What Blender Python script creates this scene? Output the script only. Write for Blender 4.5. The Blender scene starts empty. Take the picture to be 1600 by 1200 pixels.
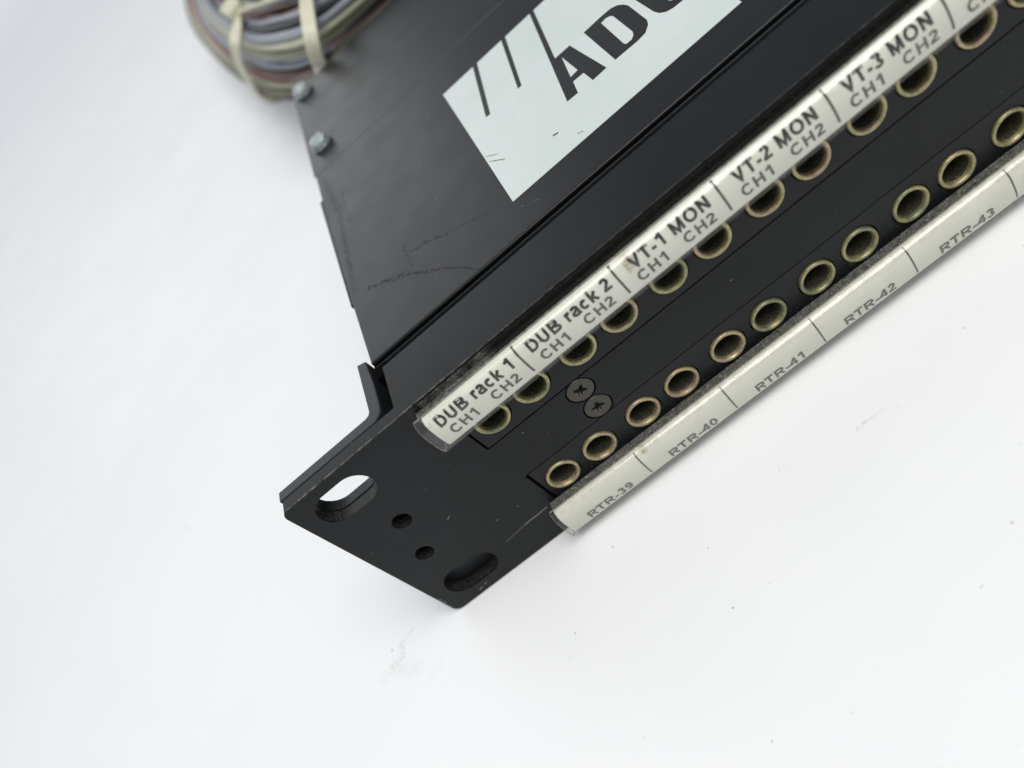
import bpy, bmesh, math, random
from mathutils import Vector, Matrix
random.seed(7)
S = 0.001            # everything below is written in millimetres
sc = bpy.context.scene
COL = sc.collection

# ------------------------------------------------------------------ camera
cam_d = bpy.data.cameras.new("camera"); cam = bpy.data.objects.new("camera", cam_d); COL.objects.link(cam)
Rr = [[0.7546790990602463, -0.27774634020149447, -0.5944042630617109],
      [-0.6169134321813287, -0.6087923953280812, -0.49878816804593723],
      [-0.22333220689258657, 0.7431209793116089, -0.6307883444302709]]
r, d, f = (Vector(v) for v in Rr)
M = Matrix((r, -d, -f)).transposed().to_4x4()
M.translation = Vector((71.3248, -101.1081, 120.6499)) * S
cam.matrix_world = M
cam_d.sensor_width = 36; cam_d.lens = 1391.367 * 36 / 1600
cam_d.clip_start = 0.005; cam_d.clip_end = 50
cam_d.dof.use_dof = True; cam_d.dof.focus_distance = 0.144
cam_d.dof.aperture_fstop = 14.0
sc.camera = cam

# ------------------------------------------------------------------ light
w = bpy.data.worlds.new("World"); sc.world = w; w.use_nodes = True
bg = w.node_tree.nodes["Background"]
bg.inputs[0].default_value = (0.86, 0.92, 1.0, 1); bg.inputs[1].default_value = .40
def area(name, loc, target, size, power, col, sy=None):
    l = bpy.data.lights.new(name, 'AREA'); l.energy = power; l.color = col
    l.shape = 'RECTANGLE'; l.size = size; l.size_y = sy or size
    o = bpy.data.objects.new(name, l); COL.objects.link(o); o.location = loc
    o.rotation_euler = (Vector(target) - Vector(loc)).to_track_quat('-Z', 'Y').to_euler()
    return o
area("ceiling_light", (.26, -.30, 1.0), (.05, .03, 0), .80, 10.6, (1.0, .985, .955), .66)
area("back_left_light", (-.98, 2.2, .97), (-.15, .5, .0), 1.7, 12.0, (.97, .98, 1.0), 1.35)  # unseen area light placed at back left for the sheen on the cover
sc.view_settings.view_transform = 'Standard'; sc.view_settings.look = 'None'
sc.view_settings.exposure = 0; sc.view_settings.gamma = 1

# ------------------------------------------------------------------ node helpers
class NT:
    def __init__(s, name):
        s.m = bpy.data.materials.new(name); s.m.use_nodes = True
        s.t = s.m.node_tree; s.N = s.t.nodes; s.L = s.t.links
        s.b = s.N["Principled BSDF"]; s.out = s.N["Material Output"]
        tc = s.N.new('ShaderNodeTexCoord'); s.co = s.math_v('SCALE', tc.outputs['Object'], 1000.0)  # object coords in mm
    def lk(s, a, b): s.L.new(a, b)
    def put(s, sock, v):
        if hasattr(v, 'is_output'): s.L.new(v, sock)
        elif v is not None: sock.default_value = v
    def mt(s, op, a, b=None, c=None, clamp=False):
        n = s.N.new('ShaderNodeMath'); n.operation = op; n.use_clamp = clamp
        s.put(n.inputs[0], a); s.put(n.inputs[1], b); s.put(n.inputs[2], c); return n.outputs[0]
    def math_v(s, op, a, b=None):
        n = s.N.new('ShaderNodeVectorMath'); n.operation = op
        s.put(n.inputs[0], a)
        if op == 'SCALE': s.put(n.inputs['Scale'], b)
        else: s.put(n.inputs[1], b)
        return n.outputs['Value'] if op in ('DOT_PRODUCT', 'LENGTH', 'DISTANCE') else n.outputs[0]
    def noise(s, scale, detail=3, rough=.55, co=None, col=False, dist=0):
        n = s.N.new('ShaderNodeTexNoise'); s.put(n.inputs['Vector'], co or s.co)
        n.inputs['Scale'].default_value = scale; n.inputs['Detail'].default_value = detail
        n.inputs['Roughness'].default_value = rough; n.inputs['Distortion'].default_value = dist
        return n.outputs['Color'] if col else n.outputs['Fac']
    def sep(s, v):
        n = s.N.new('ShaderNodeSeparateXYZ'); s.put(n.inputs[0], v); return n.outputs
    def comb(s, x, y, z):
        n = s.N.new('ShaderNodeCombineXYZ')
        for i, v in enumerate((x, y, z)): s.put(n.inputs[i], v)
        return n.outputs[0]
    def rng(s, v, a, b, c=0., d_=1., smooth=True):
        n = s.N.new('ShaderNodeMapRange'); n.interpolation_type = 'SMOOTHSTEP' if smooth else 'LINEAR'
        s.put(n.inputs[0], v)
        for i, q in enumerate((a, b, c, d_)): n.inputs[i + 1].default_value = q
        return n.outputs[0]
    def mix(s, fac, a, b):
        n = s.N.new('ShaderNodeMix'); n.data_type = 'RGBA'
        s.put(n.inputs[0], fac); s.put(n.inputs[6], a); s.put(n.inputs[7], b); return n.outputs[2]
    def ramp(s, v, stops):
        n = s.N.new('ShaderNodeValToRGB'); s.put(n.inputs[0], v); e = n.color_ramp.elements
        while len(e) < len(stops): e.new(.5)
        for q, (p_, c) in zip(e, stops): q.position = p_; q.color = c
        return n.outputs[0]
    def bump(s, h, dist, strength=1.0):
        n = s.N.new('ShaderNodeBump'); n.inputs['Distance'].default_value = dist * S; n.inputs['Strength'].default_value = strength
        s.put(n.inputs['Height'], h); s.lk(n.outputs[0], s.b.inputs['Normal'])
    def specks(s, scale, prob, size, co=None, jitter=True):
        """small dots of random size: voronoi cells, a share of which carry one dot"""
        v = s.N.new('ShaderNodeTexVoronoi'); v.inputs['Scale'].default_value = scale
        c0 = co or s.co
        nz = s.noise(scale * 4, 2, .6, c0, col=True)
        c0 = s.math_v('ADD', c0, s.math_v('SCALE', nz, .35 / scale))
        s.put(v.inputs['Vector'], c0)
        cc = s.sep(v.outputs['Color'])
        on = s.mt('LESS_THAN', cc[0], prob)
        rad = s.mt('MULTIPLY', cc[1], size)
        return s.mt('MULTIPLY', on, s.rng(s.mt('SUBTRACT', v.outputs['Distance'], rad), .03, -.03))
    def segs(s, co, L, warp=.25, wscale=.8):
        """soft masks along hand-placed strokes (scratches, smears, a painted seam highlight)"""
        c2 = s.math_v('ADD', co, s.math_v('SCALE', s.math_v('SUBTRACT', s.noise(wscale, 3, .6, co, col=True), (.5, .5, .5)), warp * 2))
        tot = None
        for (ax, ay, bx, by, wd, st) in L:
            pa = s.math_v('SUBTRACT', c2, (ax, ay, 0)); ba = Vector((bx - ax, by - ay, 0))
            h = s.mt('DIVIDE', s.math_v('DOT_PRODUCT', pa, tuple(ba)), ba.length_squared, clamp=True)
            q = s.math_v('SUBTRACT', pa, s.math_v('SCALE', tuple(ba), h))
            m = s.mt('MULTIPLY', s.rng(s.math_v('LENGTH', q), wd, wd * .2), st)
            tot = m if tot is None else s.mt('MAXIMUM', tot, m)
        return tot
    def base(s, c=None, rough=None, metal=None, spec=None):
        if c is not None: s.put(s.b.inputs['Base Color'], c)
        if rough is not None: s.put(s.b.inputs['Roughness'], rough)
        if metal is not None: s.put(s.b.inputs['Metallic'], metal)
        if spec is not None: s.put(s.b.inputs['Specular IOR Level'], spec)
def G(v, a=1): return (v, v, v, a)

# ------------------------------------------------------------------ materials
def black_paint(name, plane, v=.0065, rough=.42, spec=.22, segl=None, segdark=None, dots=1.0, tint=(.86, 1.0, 1.12), edge=None, dust=None):
    n = NT(name); X = n.sep(n.co)
    co2 = n.comb(X[0], X[1], 0.) if plane == 'xy' else n.comb(X[0], X[2], 0.)
    cl = n.noise(.035, 4, .6)
    c = n.mix(n.rng(cl, .35, .7), tuple(v * t for t in tint) + (1,), tuple(v * 1.5 * t for t in tint) + (1,))
    d1 = n.specks(.5, .16 * dots, .065, co2); d2 = n.specks(1.5, .09 * dots, .11, co2)
    pat = n.rng(n.noise(.09, 3, .6), .42, .62)
    dd = n.mt('MAXIMUM', d1, n.mt('MULTIPLY', d2, pat))
    rg = n.rng(n.noise(.12, 5, .65), .25, .75, rough - .025, rough + .03)
    if segdark:
        br = n.rng(n.noise(1.6, 4, .75, co2), .42, .56)
        m = n.mt('MULTIPLY', n.segs(co2, segdark, .9, .45), br)
        c = n.mix(m, c, G(.003)); spec = n.mt('MULTIPLY_ADD', m, -.8 * spec, spec)
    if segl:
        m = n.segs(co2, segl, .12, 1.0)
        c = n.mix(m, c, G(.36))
    c = n.mix(n.mt('MULTIPLY', dd, .75), c, (.30, .31, .29, 1))
    if dust is not None:
        c = dust(n, c, co2)
    n.base(c, rg, 0., spec)
    n.bump(n.noise(5.5, 2, .6), .012, .6)
    return n.m

CHIPS = [(17.69, 7.11, 22.56, 7.69, .10, .35), (22.56, 7.69, 27.82, 7.85, .12, .9), (6.5, 1.08, 7.25, 1.3, .13, .8), (8.0, 1.45, 8.68, 1.66, .12, .7),
         (15.2, 20.5, 15.95, 20.95, .13, .45), (20.2, 12.9, 20.5, 13.0, .13, .5), (24.6, 12.6, 24.9, 12.7, .1, .5), (0.35, 5.9, .4, 5.2, .12, .6), (.35, 4.6, .4, 3.9, .12, .6),
         (.3, 2.4, .35, 1.9, .1, .5), (10.6, 37.4, 10.9, 37.5, .1, .4), (2.2, 25.4, 2.35, 25.45, .08, .4)]
def panel_dust(n, c, co2):
    # grey dust gathered just above each label holder (outline irregular), thick at the left end of the upper one
    X = n.sep(n.co); grain = n.rng(n.noise(4.5, 3, .75), .50, .62)
    up = n.mt('MULTIPLY', n.rng(X[2], 41.9, 42.9), n.rng(X[2], 43.95, 43.2))
    up = n.mt('MULTIPLY', up, n.mt('LESS_THAN', X[1], .05))
    up = n.mt('MULTIPLY', n.mt('MULTIPLY', up, grain), n.rng(X[0], 24., 30.))
    c = n.mix(n.mt('MULTIPLY', up, .35), c, (.16, .165, .15, 1))
    wall = n.mt('MULTIPLY', n.mt('MULTIPLY', n.rng(X[1], .15, .5), n.rng(X[1], 2.6, 2.3)), n.mt('LESS_THAN', X[0], 16.))
    wall = n.mt('MULTIPLY', wall, n.mt('MULTIPLY', n.mt('LESS_THAN', X[2], 43.), n.rng(n.noise(3.5, 4, .8), .46, .60)))
    c = n.mix(n.mt('MULTIPLY', wall, .35), c, (.13, .13, .11, 1))
    # paint rubbed thin along the long front edge
    ed = n.mt('MULTIPLY', n.mt('MULTIPLY', n.rng(X[2], 43.78, 43.92), n.mt('LESS_THAN', X[1], .2)), n.rng(n.noise(.5, 5, .8), .40, .60))
    return n.mix(n.mt('MULTIPLY', ed, n.rng(X[0], 60., 25., .25, .8)), c, (.17, .17, .16, 1))
m_panel = black_paint("black_panel_paint", 'xz', segl=CHIPS, dots=.8, dust=panel_dust)
COVSEG = [(26.8, 34.9, 34.3, 30.2, .8, .9), (34.3, 30.0, 40.3, 24.6, .65, .95), (40.3, 24.6, 47.4, 16.2, .5, .9), (28.8, 32.0, 36.4, 30.3, .7, .4),
          (35.6, 34.9, 40.5, 33.4, .55, .85), (40.5, 33.4, 45.0, 30.8, .6, .9), (45.0, 30.8, 53.7, 26.7, .5, .5), (36.4, 37.9, 36.4, 30.8, .6, .45), (39.5, 45.5, 48.9, 40.3, .28, .5),
          (23.9, 84.2, 25.6, 66.0, 1.3, .75), (25.6, 66.0, 24.2, 41.8, 1.0, .75), (27.3, 74., 27.2, 60., .8, .5), (50., 60., 52., 66., .3, .4), (62., 100., 64., 106., .4, .4),
          (24.2, 41.8, 24.0, 37.0, .8, .5)]
COVL = [(74.07, 12.84, 75.02, 12.01, .09, .55), (86.03, 3.46, 85.88, 2.4, .08, .5), (85.88, 2.4, 85.29, 2.5, .08, .5), (63., 12.2, 64.4, 11.9, .1, .5), (21.5, 87.35, 130., 87.35, .22, .28), (60.5, 20.4, 61.2, 19.9, .09, .4), (58.2, 21.8, 58.6, 21.5, .09, .4)]  # pale nicks; the long stroke paints a highlight along the rear cover's front edge
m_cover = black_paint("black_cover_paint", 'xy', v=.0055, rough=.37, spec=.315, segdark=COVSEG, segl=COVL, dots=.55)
m_bracket = black_paint("black_bracket_paint", 'xy', v=.017, rough=.44, spec=.4, dots=1.4)
def insert_dust(n, c, co2):
    X = n.sep(n.co); grain = n.specks(2.6, .42, .26, co2)
    lo = n.rng(X[2], 13.0, 8.8)
    return n.mix(n.mt('MULTIPLY', n.mt('MULTIPLY', grain, lo), .5), c, (.30, .30, .27, 1))
m_insert = black_paint("black_jack_strip_plastic", 'xz', v=.006, rough=.40, spec=.25, dots=.9, dust=insert_dust)

def ledge_mat():
    n = NT("dusty_black_foam"); X = n.sep(n.co)
    g = n.noise(8.0, 5, .9); g2 = n.noise(1.1, 5, .9)
    fac = n.mt('MULTIPLY', n.mt('MAXIMUM', n.specks(4.2, .62, .38), n.mt('MULTIPLY', n.specks(7.5, .6, .4), .7)), n.rng(g2, .22, .62))
    fac = n.mt('MAXIMUM', fac, n.mt('MULTIPLY', n.rng(g2, .25, .6), .20))
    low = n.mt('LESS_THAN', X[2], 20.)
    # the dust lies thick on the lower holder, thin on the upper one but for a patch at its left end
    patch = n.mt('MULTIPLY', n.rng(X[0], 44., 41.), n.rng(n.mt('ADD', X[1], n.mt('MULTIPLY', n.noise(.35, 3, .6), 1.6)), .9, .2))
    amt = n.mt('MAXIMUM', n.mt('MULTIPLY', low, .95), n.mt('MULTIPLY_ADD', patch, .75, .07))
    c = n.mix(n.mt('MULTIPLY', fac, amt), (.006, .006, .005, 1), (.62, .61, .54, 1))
    n.base(c, .95, 0, .1); n.bump(g, .10, .9); return n.m
m_foam = ledge_mat()

def paper_mat():
    n = NT("white_label_card"); X = n.sep(n.co)
    c = n.mix(n.rng(n.noise(.18, 4, .6), .35, .7), (.74, .73, .675, 1), (.78, .772, .735, 1))
    fib = n.specks(.5, .07, .07)
    c = n.mix(n.mt('MULTIPLY', fib, .5), c, (.28, .27, .22, 1))
    # water stains: one by the V of VT-1, one at the top left corner of RTR-40, yellowed top edge of the lower card
    def blot(cx, cz, r0, st):
        dv = n.math_v('LENGTH', n.math_v('SUBTRACT', n.math_v('ADD', n.comb(X[0], 0., X[2]), n.math_v('SCALE', n.math_v('SUBTRACT', n.noise(1.0, 3, .6, col=True), (.5, .5, .5)), 1.6)), (cx, 0., cz)))
        return n.mt('MULTIPLY', n.mt('MULTIPLY', n.rng(dv, r0, r0 * .35), n.rng(n.noise(2.0, 4, .7), .3, .6)), st)
    for a in ((66.4, 41.4, 1.6, .85), (66.0, 40.3, .8, .6), (47.7, 7.9, 1.0, .8), (28.9, 41.6, .7, .4)):
        c = n.mix(blot(*a), c, (.36, .30, .18, 1))
    ye = n.mt('MULTIPLY', n.mt('LESS_THAN', X[2], 20), n.mt('MULTIPLY', n.rng(X[2], 7.3, 8.0), n.rng(n.noise(.5, 3, .7), .4, .65)))
    c = n.mix(n.mt('MULTIPLY', ye, .35), c, (.42, .37, .24, 1))
    n.base(c, .55, 0, .35); return n.m
m_paper = paper_mat()
def ink(name, v, brk=0):
    n = NT(name); c = n.mix(n.rng(n.noise(3.5, 3, .7), .35, .65), G(v), G(v * 1.5)); n.base(c, .5, 0, .4); return n.m
m_ink1 = ink("bold_black_ink", .006); m_ink2 = ink("grey_halftone_ink", .052); m_ink3 = ink("pale_grey_ink", .095); m_line = ink("divider_ink", .03); m_line2 = ink("lower_divider_ink", .07)

def shell_mat():
    n = NT("clear_plastic")
    n.base((.9, .9, .84, 1), .12, 0, .5)
    tr = n.N.new('ShaderNodeBsdfTransparent'); tr.inputs[0].default_value = (.975, .975, .955, 1)
    mx = n.N.new('ShaderNodeMixShader')
    geo = n.N.new('ShaderNodeNewGeometry')
    cs = n.mt('ABSOLUTE', n.math_v('DOT_PRODUCT', geo.outputs['Normal'], geo.outputs['Incoming']))
    fr = n.mt('MULTIPLY_ADD', n.mt('POWER', n.mt('SUBTRACT', 1.0, cs), 5.0), .9, .045)
    dirt = n.mt('MULTIPLY', n.rng(n.noise(1.3, 5, .75), .56, .72), .10)
    fac = n.mt('ADD', fr, n.mt('ADD', dirt, .0), clamp=True)
    gl = n.N.new('ShaderNodeBsdfGlossy'); gl.inputs['Roughness'].default_value = .13
    df = n.N.new('ShaderNodeBsdfDiffuse'); df.inputs[0].default_value = (.62, .62, .56, 1)
    m2 = n.N.new('ShaderNodeMixShader'); n.put(m2.inputs[0], .18); n.lk(gl.outputs[0], m2.inputs[1]); n.lk(df.outputs[0], m2.inputs[2])
    n.lk(fac, mx.inputs[0]); n.lk(tr.outputs[0], mx.inputs[1]); n.lk(m2.outputs[0], mx.inputs[2]); n.lk(mx.outputs[0], n.out.inputs[0]); return n.m
m_shell = shell_mat()
def shell_edge_mat():
    n = NT("frosted_plastic_edge")
    tr = n.N.new('ShaderNodeBsdfTransparent'); mx = n.N.new('ShaderNodeMixShader')
    c = n.mix(n.rng(n.noise(1.5, 4, .7), .35, .65), (.20, .20, .18, 1), (.50, .50, .45, 1)); n.base(c, .3, 0, .6)
    mx.inputs[0].default_value = .72; n.lk(tr.outputs[0], mx.inputs[1]); n.lk(n.b.outputs[0], mx.inputs[2]); n.lk(mx.outputs[0], n.out.inputs[0]); return n.m
m_shell_edge = shell_edge_mat()

def ring_mat():
    n = NT("gold_chromate_ring")
    oi = n.N.new('ShaderNodeObjectInfo'); 
    off = n.math_v('ADD', n.co, n.math_v('SCALE', n.comb(oi.outputs['Random'], n.mt('MULTIPLY', oi.outputs['Random'], 3.7), 0.), 57.))
    a = n.mt('ADD', n.mt('MULTIPLY', n.noise(.30, 3, .6, off), .86), n.mt('MULTIPLY', n.mt('SUBTRACT', oi.outputs['Random'], .45), .28))
    c = n.ramp(a, [(.30, (.25, .27, .16, 1)), (.40, (.42, .39, .20, 1)), (.52, (.47, .40, .24, 1)), (.63, (.47, .35, .25, 1)), (.76, (.42, .28, .25, 1))])
    tar = n.rng(n.noise(2.4, 5, .8, off), .45, .66)
    c = n.mix(n.mt('MULTIPLY', tar, .7), c, (.16, .13, .07, 1))
    n.base(c, n.rng(n.noise(1.5, 4, .7, off), .3, .7, .36, .58), .75, .5)
    n.bump(n.noise(3., 4, .7, off), .05, .5); return n.m
m_ring = ring_mat()
def bore_mat():
    n = NT("dusty_jack_bore"); g = n.noise(5.0, 4, .8)
    c = n.mix(n.rng(g, .45, .7), (.045, .042, .026, 1), (.30, .29, .21, 1))
    n.base(c, .5, .45, .5); n.bump(g, .05, .6); return n.m
m_bore = bore_mat()
def plain(name, c, rough=.5, metal=0., spec=.5, var=.15, sc_=.3, bump=None):
    n = NT(name); a = tuple(x * (1 - var) for x in c[:3]) + (1,); b = tuple(min(1, x * (1 + var)) for x in c[:3]) + (1,)
    n.base(n.mix(n.rng(n.noise(sc_, 4, .6), .3, .7), a, b), rough, metal, spec)
    if bump: n.bump(n.noise(bump[0], 3, .7), bump[1], .6)
    return n.m
m_void = plain("black_void", (.003, .003, .003), .9, 0, .05)
def screw_mat():
    n = NT("dark_chromate_screw")
    c = n.ramp(n.noise(.28, 4, .6), [(.3, (.055, .065, .05, 1)), (.5, (.068, .07, .058, 1)), (.66, (.085, .068, .062, 1)), (.78, (.058, .075, .055, 1))])
    n.base(c, .36, .75, .5); n.bump(n.noise(4., 3, .7), .02, .5); return n.m
m_screw = screw_mat()
m_zinc = plain("bright_zinc", (.42, .46, .47), .42, .8, .5, .5, 1.6, (1.8, .7))
def decal_mat():
    n = NT("white_sticker_vinyl"); X = n.sep(n.co); co2 = n.comb(X[0], X[1], 0.)
    c = n.mix(n.rng(n.noise(.06, 4, .6), .3, .7), (.525, .580, .555, 1), (.570, .615, .600, 1))
    nick = n.segs(co2, [(57.5, 41.6, 59.4, 39.8, .13, 1), (57.6, 39.5, 60.0, 36.6, .15, 1), (69.0, 31.6, 69.7, 31.3, .35, 1), (72.2, 26.9, 73.0, 26.4, .16, 1)], .14, 2.)
    c = n.mix(n.mt('MULTIPLY', n.specks(.30, .13, .05, co2), .4), c, (.32, .28, .24, 1))
    c = n.mix(n.mt('MULTIPLY', n.rng(n.noise(.35, 5, .8), .60, .76), .28), c, (.38, .36, .33, 1))
    c = n.mix(nick, c, G(.015))
    n.base(c, .42, 0, .4); n.bump(n.noise(3.5, 2, .6), .008, .5); return n.m
m_decal = decal_mat()
m_decal_ink = plain("sticker_black_print", (.012, .0125, .013), .42, 0, .35, .2, .2)

def table_mat():
    n = NT("white_table_top"); X = n.sep(n.co); co2 = n.comb(X[0], X[1], 0.)
    c = n.mix(n.rng(n.noise(.012, 3, .5), .35, .65), (.80, .805, .81, 1), (.825, .825, .83, 1))
    sp = n.mt('MULTIPLY', n.specks(.24, .26, .075, co2), .75)
    sp = n.mt('MAXIMUM', sp, n.mt('MULTIPLY', n.mt('MULTIPLY', n.specks(.55, .16, .10, co2), n.rng(n.noise(.03, 2, .5), .42, .55)), .6))
    sm = n.segs(co2, [(76.6, -18.7, 78.8, -18.5, .5, .5), (78.8, -18.5, 81.2, -18.4, .45, .4)], .35, .9)
    sm2 = n.segs(co2, [(-10.6, 3.5, -14.0, 2.1, .45, .6), (-14.0, 2.1, -14.9, -.7, 1.1, .42), (-14.9, -.7, -19.5, -2.2, 2.0, .28), (-11.6, -4.9, -16.5, -2.8, 2.4, .26), (-7, -7.5, -9, -8, 1.5, .2)], .5, .6)
    brk = n.mt('ADD', n.mt('MULTIPLY', n.specks(1.5, .75, .5, co2), 1.0), n.mt('MULTIPLY', n.rng(n.noise(1.0, 5, .8), .35, .65), .35), clamp=True)
    mk = n.mt('MULTIPLY', n.mt('MAXIMUM', sm, sm2), brk)
    curl = n.mt('MULTIPLY', n.segs(co2, [(63.7, -15.4, 63.3, -16.6, .09, .5), (63.3, -16.6, 63.8, -17.4, .09, .5), (63.8, -17.4, 65.1, -17.6, .08, .4)], .1, 1.), .5)
    c = n.mix(n.mt('MAXIMUM', mk, curl), c, (.30, .27, .25, 1)); c = n.mix(sp, c, (.25, .24, .23, 1))
    n.base(c, n.rng(n.noise(.05, 3, .6), .3, .7, .48, .58), 0, .35); n.bump(n.noise(2.2, 3, .6), .01, .3); return n.m
m_table = table_mat()
m_tie = plain("cream_nylon_tie", (.60, .58, .44), .4, 0, .5, .06, .1)
CABC = dict(grey=(.22, .235, .26), blue=(.27, .29, .34), olive=(.24, .245, .15), pale=(.44, .44, .32), red=(.22, .05, .055), brown=(.10, .06, .045), mauve=(.26, .15, .15), dark=(.02, .02, .022))
m_cab = {k: plain("cable_jacket_" + k, v, .5, 0, .4, .1, .05) for k, v in CABC.items()}

# ------------------------------------------------------------------ mesh helpers
def link(name, me, mats, parent=None, bevel=None, smooth=False, segs=2, ang=35):
    o = bpy.data.objects.new(name, me); COL.objects.link(o)
    for m in (mats if isinstance(mats, (list, tuple)) else [mats]):
        me.materials.append(m)
    if parent: o.parent = parent
    if bevel:
        b = o.modifiers.new("bevel", 'BEVEL'); b.width = bevel * S; b.segments = segs; b.limit_method = 'ANGLE'; b.angle_limit = math.radians(ang); b.harden_normals = False
    if smooth:
        for p in me.polygons: p.use_smooth = True
        me.set_sharp_from_angle(angle=math.radians(40))
    return o
def empty(name, parent=None, loc=(0, 0, 0)):
    o = bpy.data.objects.new(name, None); COL.objects.link(o); o.location = Vector(loc) * S; o.empty_display_size = .01
    if parent: o.parent = parent
    return o
def tag(o, label=None, cat=None, group=None, kind=None):
    for k, v in (('label', label), ('category', cat), ('group', group), ('kind', kind)):
        if v: o[k] = v
def mesh(name, V, F):
    me = bpy.data.meshes.new(name); me.from_pydata([tuple(Vector(v) * S) for v in V], [], F); me.update(); return me
def box_m(name, x0, x1, y0, y1, z0, z1):
    V = [(x, y, z) for x in (x0, x1) for y in (y0, y1) for z in (z0, z1)]
    return mesh(name, V, [(0, 1, 3, 2), (4, 6, 7, 5), (0, 4, 5, 1), (2, 3, 7, 6), (0, 2, 6, 4), (1, 5, 7, 3)])
def prism(name, pts, a, b, axis):
    """polygon pts extruded from a to b along axis: 'z' pts=(x,y); 'y' pts=(x,z); 'x' pts=(y,z)"""
    put = {'z': lambda p, t: (p[0], p[1], t), 'y': lambda p, t: (p[0], t, p[1]), 'x': lambda p, t: (t, p[0], p[1])}[axis]
    n = len(pts); V = [put(p, a) for p in pts] + [put(p, b) for p in pts]
    F = [tuple(range(n))[::-1], tuple(range(n, 2 * n))] + [(i, (i + 1) % n, n + (i + 1) % n, n + i) for i in range(n)]
    me = mesh(name, V, F); bm = bmesh.new(); bm.from_mesh(me); bmesh.ops.recalc_face_normals(bm, faces=bm.faces); bm.to_mesh(me); bm.free(); return me
def stadium(xc, zc, L, H, n=14):
    rr = H / 2; s_ = (L - H) / 2; P = []
    for i in range(n + 1):
        a = -math.pi / 2 + math.pi * i / n; P.append((xc + s_ + rr * math.cos(a), zc + rr * math.sin(a)))
    for i in range(n + 1):
        a = math.pi / 2 + math.pi * i / n; P.append((xc - s_ + rr * math.cos(a), zc + rr * math.sin(a)))
    if s_ < 1e-6: P = [(xc + rr * math.cos(2 * math.pi * i / 32), zc + rr * math.sin(2 * math.pi * i / 32)) for i in range(32)]
    return P
def rrect(x0, x1, z0, z1, r0, n=5):
    P = []
    for cx, cz, a0 in ((x1 - r0, z1 - r0, 0), (x0 + r0, z1 - r0, 90), (x0 + r0, z0 + r0, 180), (x1 - r0, z0 + r0, 270)):
        for i in range(n + 1):
            a = math.radians(a0 + 90 * i / n); P.append((cx + r0 * math.cos(a), cz + r0 * math.sin(a)))
    return P
def cut(o, meshes):
    """boolean the cutters out of o, bake the result, keep later modifiers"""
    keep = [(m.width, m.segments, m.angle_limit) for m in o.modifiers if m.type == 'BEVEL']; o.modifiers.clear()
    tmp = []
    for me in meshes:
        c = bpy.data.objects.new("cutter", me); COL.objects.link(c); tmp.append(c)
        m = o.modifiers.new("cut", 'BOOLEAN'); m.operation = 'DIFFERENCE'; m.solver = 'EXACT'; m.object = c
    dg = bpy.context.evaluated_depsgraph_get(); dg.update()
    nm = bpy.data.meshes.new_from_object(o.evaluated_get(dg)); o.modifiers.clear(); o.data = nm
    for c in tmp: bpy.data.objects.remove(c, do_unlink=True)
    for wd, sg, an in keep:
        b = o.modifiers.new("bevel", 'BEVEL'); b.width = wd; b.segments = sg; b.limit_method = 'ANGLE'; b.angle_limit = an
def lathe_m(name, prof, n=48, mats=None):
    """prof: (r, y) pairs, axis along y"""
    V = []; F = []; mi = []
    for (rr, y) in prof:
        V += [(rr * math.cos(2 * math.pi * i / n), y, rr * math.sin(2 * math.pi * i / n)) for i in range(n)]
    for k in range(len(prof) - 1):
        for i in range(n):
            j = (i + 1) % n; F.append((k * n + i, k * n + j, (k + 1) * n + j, (k + 1) * n + i)); mi.append(mats[k] if mats else 0)
    F.append(tuple((len(prof) - 1) * n + i for i in range(n))); mi.append(mats[-1] if mats else 0)
    me = mesh(name, V, F)
    for p, m_ in zip(me.polygons, mi): p.material_index = m_; p.use_smooth = True
    bm = bmesh.new(); bm.from_mesh(me); bmesh.ops.recalc_face_normals(bm, faces=bm.faces); bm.to_mesh(me); bm.free()
    me.set_sharp_from_angle(angle=math.radians(50))
    return me

# ------------------------------------------------------------------ table
tb = prism("table", rrect(-2500, 2500, -1500, 3500, 60), -30, -.25, 'z')
tab = link("table_top", tb, m_table, None, 2); tag(tab, "plain white table top under the black patch panel", None, None, "structure")

# ------------------------------------------------------------------ patch panel
W = 482.6; H = 44.0
unit = empty("patch_panel")
tag(unit, "black rack-mount patch panel with brass jacks and printed label strips", "patch panel")
def mir(P): return [(W - x, y) for x, y in P][::-1]
plan = [(0, 0), (W, 0), (W, 2.45), (W - 25.2, 2.45), (W - 25.2, 12.8), (25.2, 12.8), (25.2, 2.45), (0, 2.45)]
fp = link("front_panel", prism("front_panel", plan, 0, H, 'z'), m_panel, unit, .16)
X0, PA, PP, NP = 34.56, 8.02, 17.35, 24
ZU, ZL = 32.08, 12.03
XR = X0 + PP * (NP - 1) + PA
cut1 = []; cutters = []
for x in (8.7, W - 8.7):
    for z in (38.05, 6.4): cutters.append(prism("c", stadium(x, z, 11.1, 7.0), -3, 5, 'y'))
for x, z, rr in ((10.45, 26.87, 1.76), (7.35, 17.64, 1.72)): cutters.append(prism("c", stadium(x, z, 2 * rr, 2 * rr), -3, 5, 'y'))
for x, z, rr in ((W - 10.45, 26.87, 1.76), (W - 7.35, 17.64, 1.72)): cutters.append(prism("c", stadium(x, z, 2 * rr, 2 * rr), -3, 5, 'y'))
IL = 29.75; IR = W - 29.75
cutters.append(prism("c", rrect(IL, IR, 27.18, 37.6, .35), -3, 10, 'y'))
cutters.append(prism("c", rrect(IL + .25, IR - .25, 6.8, 17.22, .35), -3, 10, 'y'))
for z in (24.8, 19.6): cutters.append(prism("c", stadium(47.42, z, 5.20, 5.20), -3, 1.4, 'y'))
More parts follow.
